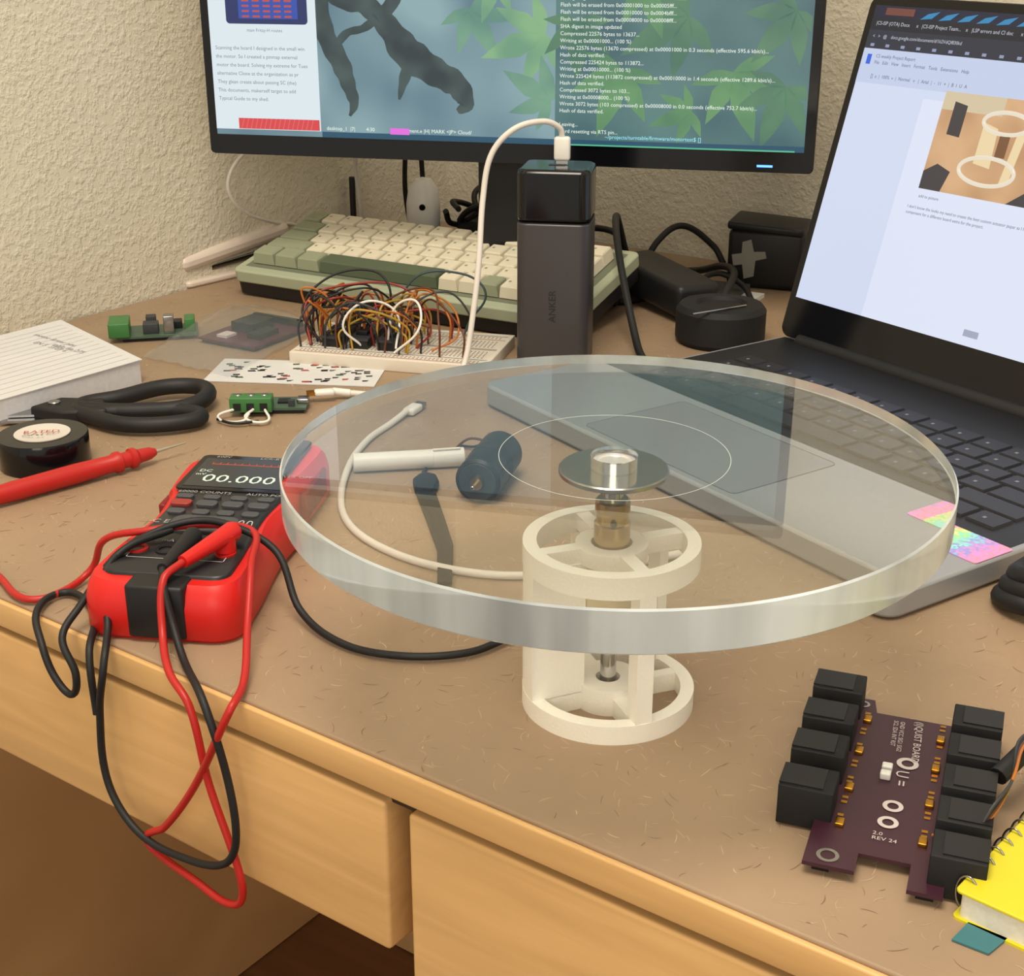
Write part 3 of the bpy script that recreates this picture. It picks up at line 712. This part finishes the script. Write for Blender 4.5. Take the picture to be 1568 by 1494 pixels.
flat('figure_dark', [[(fx0, fy0), (fx0+.018, fy0), (fx0+.022, fy0+.014), (fx0+.01, fy0+.018), (fx0, fy0+.012)], [(fx0+.010, fy1-.028), (fx0+.021, fy1-.029), (fx0+.021, fy1-.008), (fx0+.010, fy1-.006)], [(fx0+.072, fy0), (fx1, fy0), (fx1, fy0+.03)]], em('fig_dark', (64, 60, 64), 1), lp, MLS, .0015)
fw = em('fig_white', (236, 226, 206), .95)
tube('figure_ring_low', [(fx0+.050+.022*math.cos(a*.5236), fy0+.018+.009*math.sin(a*.5236), .0012) for a in range(12)], .0014, fw, lp, MLS, cyclic=True)
tube('figure_ring_top', [(fx0+.055+.018*math.cos(a*.5236), fy0+.050+.007*math.sin(a*.5236), .0012) for a in range(12)], .0014, fw, lp, MLS, cyclic=True)
flat('figure_posts', [[(fx0+.038, fy0+.022), (fx0+.052, fy0+.020), (fx0+.050, fy0+.046), (fx0+.038, fy0+.049)], [(fx0+.062, fy0+.010), (fx0+.069, fy0+.012), (fx0+.073, fy0+.048), (fx0+.066, fy0+.046)]], em('fig_tan', (234, 212, 168), 1), lp, MLS, .0016)
flat('figure_shaft', [[(fx0+.053, fy0+.028), (fx0+.061, fy0+.028), (fx0+.061, fy0+.042), (fx0+.053, fy0+.042)]], em('fig_br', (120, 84, 56), 1), lp, MLS, .0017)
text('figure_caption', 'add to picture', .0030, dt, lp, MLS @ T(.092, .118, .0015))
text('doc_body', 'I don\'t know the looks my need to create the best custom actuator jaspar as I had\ncomponent for a different board extra for the project.', .0030, dt, lp, MLS @ T(.085, .110, .0015), space=1.3)
flat('page_badge', [(.16, .036, .172, .0405)], em('pgb', (160, 168, 190), 1), lp, MLS, .0014)

# ------------------------------------------------------------ power bank and its cable
pbk = group('power_bank', .032, 1.035, 0)
MPB = T(.0325, 1.037, 0) @ RZ(-9)
prism('body', rrect(-.0265, -.024, .0265, .024, .008), 0, .106, gun, pbk, MPB, bev=.0012)
prism('body_side', rrect(-.0262, -.0237, .0262, .0237, .008), .106, .1065, black, pbk, MPB)
prism('display_cap', rrect(-.0265, -.024, .0265, .024, .008), .1065, .144, blackg, pbk, MPB, bev=.003)
text('logo', 'ANKER', .0075, mat('logo_grey', (34, 34, 36), .4), pbk, MPB @ T(.003, -.0242, .034) @ RX(90) @ RZ(90))
box('port', -.006, .006, -.002, .002, .144, .1445, darkgrey, pbk, MPB)
uc = group('usb_cable', -.02, 1.0, 0)
MPL = T(.036, 1.038, 0)
box('plug', -.0058, .0058, -.0035, .0035, .147, .164, white, uc, MPL @ RZ(-9), bev=.002)
box('plug_metal', -.0042, .0042, -.0012, .0012, .1446, .148, steel, uc, MPL @ RZ(-9))
tube('cable', [(.036, 1.038, .162), (.034, 1.036, .170), (.022, 1.030, .1755), (.001, 1.022, .171), (-.0145, 1.020, .154), (-.0205, 1.015, .125), (-.0235, 1.0, .0825), (-.028, .988, .0455), (-.034, .975, .014), (-.043, .957, .0035), (-.060, .944, .0022), (-.085, .940, .0022), (-.112, .940, .004)], .0021, cablew, uc)
rod('plug_boot', (-.112, .940, .004), (-.124, .938, .006), .0026, white, uc)
box('plug_end', -.008, .006, -.0036, .0036, -.0022, .0022, white, uc, T(-.128, .934, .0065) @ RZ(12), bev=.0018)
box('plug_end_metal', -.003, .003, -.003, .003, -.0012, .0012, gold, uc, T(-.138, .932, .0065) @ RZ(12))

# second white cable under the disc
u2 = group('white_usb_cable', -.05, .72, 0)
tube('cable', [(-.066, .872, .004), (-.076, .850, .0022), (-.088, .820, .0022), (-.095, .776, .0022), (-.093, .717, .0022), (-.080, .680, .0022), (-.053, .650, .0022), (-.020, .633, .0022), (.010, .630, .0022), (.05, .640, .0022), (.085, .655, .0022)], .0020, cablew, u2)
box('plug', -.004, .004, 0, .014, .0006, .0052, white, u2, T(-.067, .868, 0) @ RZ(-24), bev=.0015)
box('plug_metal', -.0032, .0032, .014, .020, .0016, .0042, steel, u2, T(-.067, .868, 0) @ RZ(-24))
mk_ = group('white_marker', -.06, .78, 0)
rod('barrel', (-.092, .772, .0056), (-.046, .779, .0056), .0054, white, mk_)
rod('cap', (-.0465, .779, .0056), (-.028, .782, .0056), .0056, white, mk_)
rod('clip', (-.046, .777, .0115), (-.030, .780, .0115), .0008, white, mk_)
dm = group('dc_motor', -.01, .75, 0)
mr = .0128
M, L = along((-.019, .724, mr), (-.006, .772, mr))
lathe('can', [(0, 0), (mr-.0017, 0), (mr, .0015), (mr, L-.002), (mr-.0014, L), (0, L)], mat('motor_black', (16, 17, 15), .45, 0), dm, M, 48)
lathe('end_plate', [(0, -.0003), (mr-.0025, -.0003), (mr-.0022, 0)], darkgrey, dm, M, 48)
lathe('front_boss', [(0, -.003), (.0036, -.003), (.0045, 0), (.0045, .001)], brass, dm, M, 32)
rod('axle', Vector((-.019, .724, mr))-Vector((.0026, .0090, 0)), (-.019, .724, mr), .0011, chrome, dm)
lathe('band', [(mr+.0001, .020), (mr+.0003, .021), (mr+.0003, .028), (mr+.0001, .029)], blackm, dm, M, 48)
tube('lead_red', [(-.010, .770, .018), (-.024, .784, .016), (-.034, .799, .004), (-.038, .792, .0015), (-.033, .785, .0012)], .0008, wc['brown'], dm)
tube('lead_black', [(-.004, .772, .018), (-.012, .790, .014), (-.022, .806, .003), (-.032, .812, .0012)], .0008, rubber, dm)
vs_ = group('velcro_cable_tie', -.04, .69, 0)
prism('strap', [(-.043, .738), (-.036, .700), (-.030, .665), (-.029, .622), (-.036, .622), (-.038, .660), (-.046, .700), (-.054, .738)], .0006, .0030, blackm, vs_, bev=.0005)
prism('head', [(-.054, .735), (-.056, .748), (-.053, .756), (-.048, .758), (-.043, .755), (-.041, .746), (-.043, .735)], .0004, .006, blackm, vs_, bev=.0015)
tube('cord', [(-.050, .755, .005), (-.051, .764, .003), (-.050, .774, .0012)], .001, blackm, vs_)

# ------------------------------------------------------------ dark board with black sockets
pb = group('motor_hub_circuit_board', .14, .47, 0)
MP = T(.1448, .4615, 0) @ RZ(-20.5)
prism('board', [(-.024, -.060), (-.006, -.060), (-.006, -.049), (.012, -.049), (.012, -.064), (.024, -.064), (.024, .043), (.022, .050), (-.012, .050), (-.014, .060), (-.024, .060)], .004, .0056, purple, pb, MP)
for nm, x, y in (('a', -.021, -.056), ('b', .012, .038), ('c', -.021, .048), ('d', .015, -.060)):
    box('standoff_'+nm, x, x+.006, y, y+.006, 0, .004, black, pb, MP)
zp = .0058
lathe('mounting_hole', [(.0026, zp), (.0040, zp)], steel, pb, MP @ T(-.016, -.054, 0), 24)
lathe('mounting_hole_far', [(.0015, zp), (.0026, zp)], steel, pb, MP @ T(-.018, .055, 0), 24)
def sock(i, side, y):
    x0, x1 = ((-.038, -.018) if side < 0 else (.018, .037))
    s = 'l' if side < 0 else 'r'
    box('socket_%s%d' % (s, i), x0, x1, y-.0082, y+.0082, .0010, .0175, blackm, pb, MP, bev=.0006)
    box('socket_lip_%s%d' % (s, i), x0+(.004 if side > 0 else 0), x1-(.004 if side < 0 else 0), y-.0066, y+.0066, .0175, .0181, black, pb, MP)
for i, y in enumerate((.050, .025, .0, -.026)): sock(i, -1, y)
for i, y in enumerate((.040, .017, -.006, -.028, -.050)): sock(i, 1, y)
flat('gold_pads', [(x, y+j*.0032, x+.0022, y+j*.0032+.0016) for x in (-.0165, .0135) for y in (.044, .031, .019, .006, -.006, -.020, -.032) for j in range(2)], gold, pb, MP, zp)
for k, (x, y) in enumerate(((-.0165, .040), (-.0165, .015), (-.0165, -.012), (-.0165, -.036), (.0130, .034), (.0130, .012), (.0130, -.013), (.0130, -.038))):
    box('led_%d' % k, x, x+.0032, y, y+.0045, .0056, .0072, gold, pb, MP, bev=.0003)
box('white_part_1', -.005, -.001, .006, .0095, .0056, .0085, white, pb, MP, bev=.0006)
box('white_part_2', -.005, -.001, .0005, .0042, .0056, .0085, white, pb, MP, bev=.0006)
for k, (x, y, r_) in enumerate(((.004, .015, .0042), (.002, -.016, .0038), (.0015, -.027, .0038))):
    lathe('ring_%d' % k, [(r_*.55, zp+.0001), (r_, zp+.0001)], silk, pb, MP @ T(x, y, 0), 24)
text('silk_title', '(I)QUIST BOARD', .0042, silk, pb, MP @ T(.004, .048, zp+.0001) @ RZ(-88))
text('silk_rows', 'GND VCC SIG1 SIG2\nSCL SDA INT RST', .0026, silk, pb, MP @ T(-.002, .046, zp+.0001) @ RZ(-88))
text('silk_logo', 'U =', .0070, silk, pb, MP @ T(.0005, .009, zp+.0002) @ RZ(-88))
text('silk_foot', '2.0\nREV 24', .0030, silk, pb, MP @ T(-.003, -.036, zp+.0001))
for k, (c, dx) in enumerate((('orange', 0), ('brown', .0015), ('black', .003), ('grey', .0045))):
    tube('wire_%d' % k, [(.1505+dx, .427, .0065), (.156+dx, .419, .010), (.168, .421, .018+dx), (.178, .432, .026), (.190, .455+dx, .026), (.212, .482, .02)], .0006, wc[c], pb)
tube('cable_out', [(.180, .450, .016), (.192, .460, .020), (.210, .480, .022), (.23, .50, .012)], .0036, rubber, pb)

# yellow spiral notebook with teal tab
yn = group('yellow_spiral_notebook', .2, .39, 0)
YM = T(.1480, .390, 0) @ RZ(-42)
YL = .15
prism('back_cover', rrect(-.0005, -.0005, .11, YL, .002), 0, .001, yellow, yn, YM, bev=0)
prism('pages', rrect(0.001, .001, .108, YL-.002, .002), .001, .0105, mat('ybook_pages', (226, 224, 210), .8, var=.06, vscale=500), yn, YM)
prism('front_cover', rrect(-.0005, -.0005, .11, YL, .002), .0105, .0118, yellow, yn, YM, bev=.0004)
for i in range(20):
    y = .006+i*.0072
    tube('coil_%d' % i, [(.0040*math.cos(a)+.001, y+.0012*a/6.28, .0065+.0070*math.sin(a)) for a in [k*.698 for k in range(10)]], .0004, steel, yn, YM)
tg = group('teal_sticky_tab', .155, .378, 0)
prism('tab', [(.144, .378), (.152, .3865), (.1625, .3785), (.154, .371)], .0003, .0010, teal, tg)

# ------------------------------------------------------------ dark clutter behind / right
ad = group('power_adapter', .13, 1.17, 0)
MA = T(.126, 1.185, 0) @ RZ(-62)
box('brick', -.052, .055, -.020, .022, .0, .028, black, ad, MA @ T(0, 0, .008) @ RY(4), bev=.006)
box('brick_plug', .050, .070, -.014, .014, .004, .024, black, ad, MA @ T(0, 0, .004) @ RY(4), bev=.004)
tube('cord', [(.100, 1.235, .034), (.088, 1.20, .075), (.085, 1.12, .060), (.094, 1.05, .012), (.098, 1.02, .004), (.11, .99, .004)], .003, rubber, ad)
tube('cord_back', [(.100, 1.24, .03), (.09, 1.31, .04), (.03, 1.36, .03)], .003, rubber, ad)
sp = group('speaker_puck', .165, 1.11, 0)
lathe('puck', [(0, 0), (.032, 0), (.035, .004), (.035, .026), (.032, .030), (.020, .031), (.018, .028), (0, .028)], blackm, sp, T(.163, 1.083, 0), 48)
tube('pen_line', [(.137, 1.050, .0305), (.155, 1.055, .032), (.180, 1.070, .032)], .0008, steel, sp)
hb = group('black_storage_box', .22, 1.3, 0)
MH_ = T(.234, 1.275, 0) @ RZ(-20)
box('body', -.034, .034, -.030, .030, 0, .052, black, hb, MH_, bev=.005)
box('lid', -.038, .030, -.032, .020, .050, .058, black, hb, MH_ @ RY(3), bev=.003)
bm = bmesh.new()
bm.faces.new([bm.verts.new((x, -.0303, z)) for x, z in ((-.026, .022), (-.018, .023), (-.017, .010), (-.008, .012), (-.006, .026), (.004, .028), (.003, .034), (-.007, .034), (-.009, .045), (-.017, .043), (-.018, .033), (-.027, .032))])
mk('grey_cross_patch', bm, mat('patch_grey', (132, 130, 122), .7), hb, MH_ @ RY(-5), smooth=False)  # irregular grey patch on the box front
pp = group('paper_leaflets', .17, 1.27, 0)
box('leaflet_a', -.040, .040, -.028, .028, .0, .0035, paper, pp, T(.172, 1.215, 0) @ RZ(-30))
box('leaflet_b', -.036, .036, -.020, .020, .0036, .007, mat('leaflet_dark', (60, 62, 60), .6), pp, T(.170, 1.235, 0) @ RZ(-24))
text('leaflet_print', 'QUICK START\n<<< guide >>>', .010, black, pp, T(.140, 1.215, .0037) @ RZ(-30))
lc = group('loose_black_cables', .2, 1.2, 0)
tube('cable_a', [(.168, 1.150, .004), (.180, 1.175, .016), (.190, 1.20, .026), (.185, 1.235, .024), (.17, 1.27, .012), (.15, 1.30, .004)], .0032, rubber, lc)
tube('cable_b', [(.155, 1.165, .004), (.160, 1.20, .016), (.180, 1.225, .020), (.200, 1.215, .012), (.205, 1.19, .004)], .0026, rubber, lc)
tube('cable_c', [(.120, 1.30, .004), (.135, 1.31, .030), (.160, 1.33, .040), (.190, 1.335, .020), (.20, 1.33, .004)], .003, rubber, lc)
cb = group('cable_bundle', -.02, 1.36, 0)
for k in range(7):
    a = random.uniform(0, 6)
    tube('loop_%d' % k, [(-.03+.012*k*.6+.035*math.cos(a+j*.9), 1.375+.03*math.sin(a+j*.9)+random.uniform(-.006, .006), .02+.030*abs(math.sin(j*.7+k))+.004*k) for j in range(7)], .0028, rubber, cb)
tube('riser_1', [(-.10, 1.43, .004), (-.105, 1.41, .06), (-.10, 1.38, .13), (-.10, 1.36, .20)], .0025, rubber, cb)
tube('riser_2', [(-.085, 1.43, .004), (-.088, 1.41, .08), (-.09, 1.38, .20)], .0025, rubber, cb)
box('hub', -.03, .03, -.02, .02, .0, .035, black, cb, T(-.02, 1.395, 0) @ RZ(-20), bev=.004)
sc2 = group('white_webcam', -.09, 1.36, 0)
lathe('body', [(0, 0), (.012, .0), (.016, .006), (.0165, .050), (.014, .066), (.008, .074), (0, .076)], white, sc2, T(-.086, 1.385, 0), 32)
cyl('lens', .003, 0, .002, blackg, sc2, T(-.086, 1.3685, .050) @ RX(90))
wcb = group('white_wall_cable', -.24, 1.33, 0)
tube('cable', [(-.205, 1.300, .125), (-.236, 1.290, .115), (-.252, 1.275, .09), (-.245, 1.285, .065), (-.225, 1.325, .045), (-.205, 1.375, .030), (-.185, 1.410, .004)], .0016, cablew, wcb)
tube('cable_2', [(-.150, 1.38, .14), (-.152, 1.405, .08), (-.150, 1.42, .03), (-.152, 1.43, .003)], .0022, cablew, wcb)
rod('black_plug', (-.158, 1.42, .0), (-.158, 1.42, .07), .003, rubber, wcb)
hc = group('coiled_black_cable', .25, .62, 0)
for k in range(3):
    tube('coil_%d' % k, [(.258+(.021-.003*k)*math.cos(a*.785), .618+(.020-.002*k)*math.sin(a*.785), .006+.006*k+.003*math.sin(a*1.57)) for a in range(8)], .0052, rubber, hc, cyclic=True)

# ------------------------------------------------------------ light, world, camera
w = bpy.data.worlds.new('room_ambient'); bpy.context.scene.world = w; w.use_nodes = True
w.node_tree.nodes['Background'].inputs[0].default_value = (1.0, .92, .80, 1)
w.node_tree.nodes['Background'].inputs[1].default_value = .72
def area(name, loc, tgt, sx, sy, power, c):
    l = bpy.data.lights.new(name, 'AREA'); l.shape = 'RECTANGLE'; l.size = sx; l.size_y = sy; l.energy = power; l.color = c
    o = bpy.data.objects.new(name, l); o.location = loc
    o.rotation_euler = (Vector(tgt)-Vector(loc)).to_track_quat('-Z', 'Y').to_euler(); col.objects.link(o)
area('ceiling_lamp', (-.15, .15, 1.6), (0, .75, 0), .7, .7, 25, (1, .89, .72))
area('fill_light', (-.2, -1.3, .7), (-.1, .6, -.2), .9, .9, 10, (1, .87, .68))  # added fill from behind the camera, brightens the kneehole and fronts

cam = bpy.data.cameras.new('camera'); co = bpy.data.objects.new('camera', cam); col.objects.link(co)
cam.sensor_width = 36; cam.sensor_fit = 'HORIZONTAL'; cam.lens = 36*2185/1568
cam.clip_start = .01
co.location = (0, 0, .313); co.rotation_euler = (math.radians(90)-math.atan(883/2185), 0, 0)
bpy.context.scene.camera = co
try:
    bpy.context.scene.view_settings.view_transform = 'Standard'
except Exception: pass
for o in col.objects:
    if o.parent is None:
        if o.type == 'MESH' and o.name.split('_')[0] in ('wall', 'floor', 'baseboard'):
            o.matrix_basis = T(0, 0, ZOFF) @ o.matrix_basis
        else: o.location.z += ZOFF
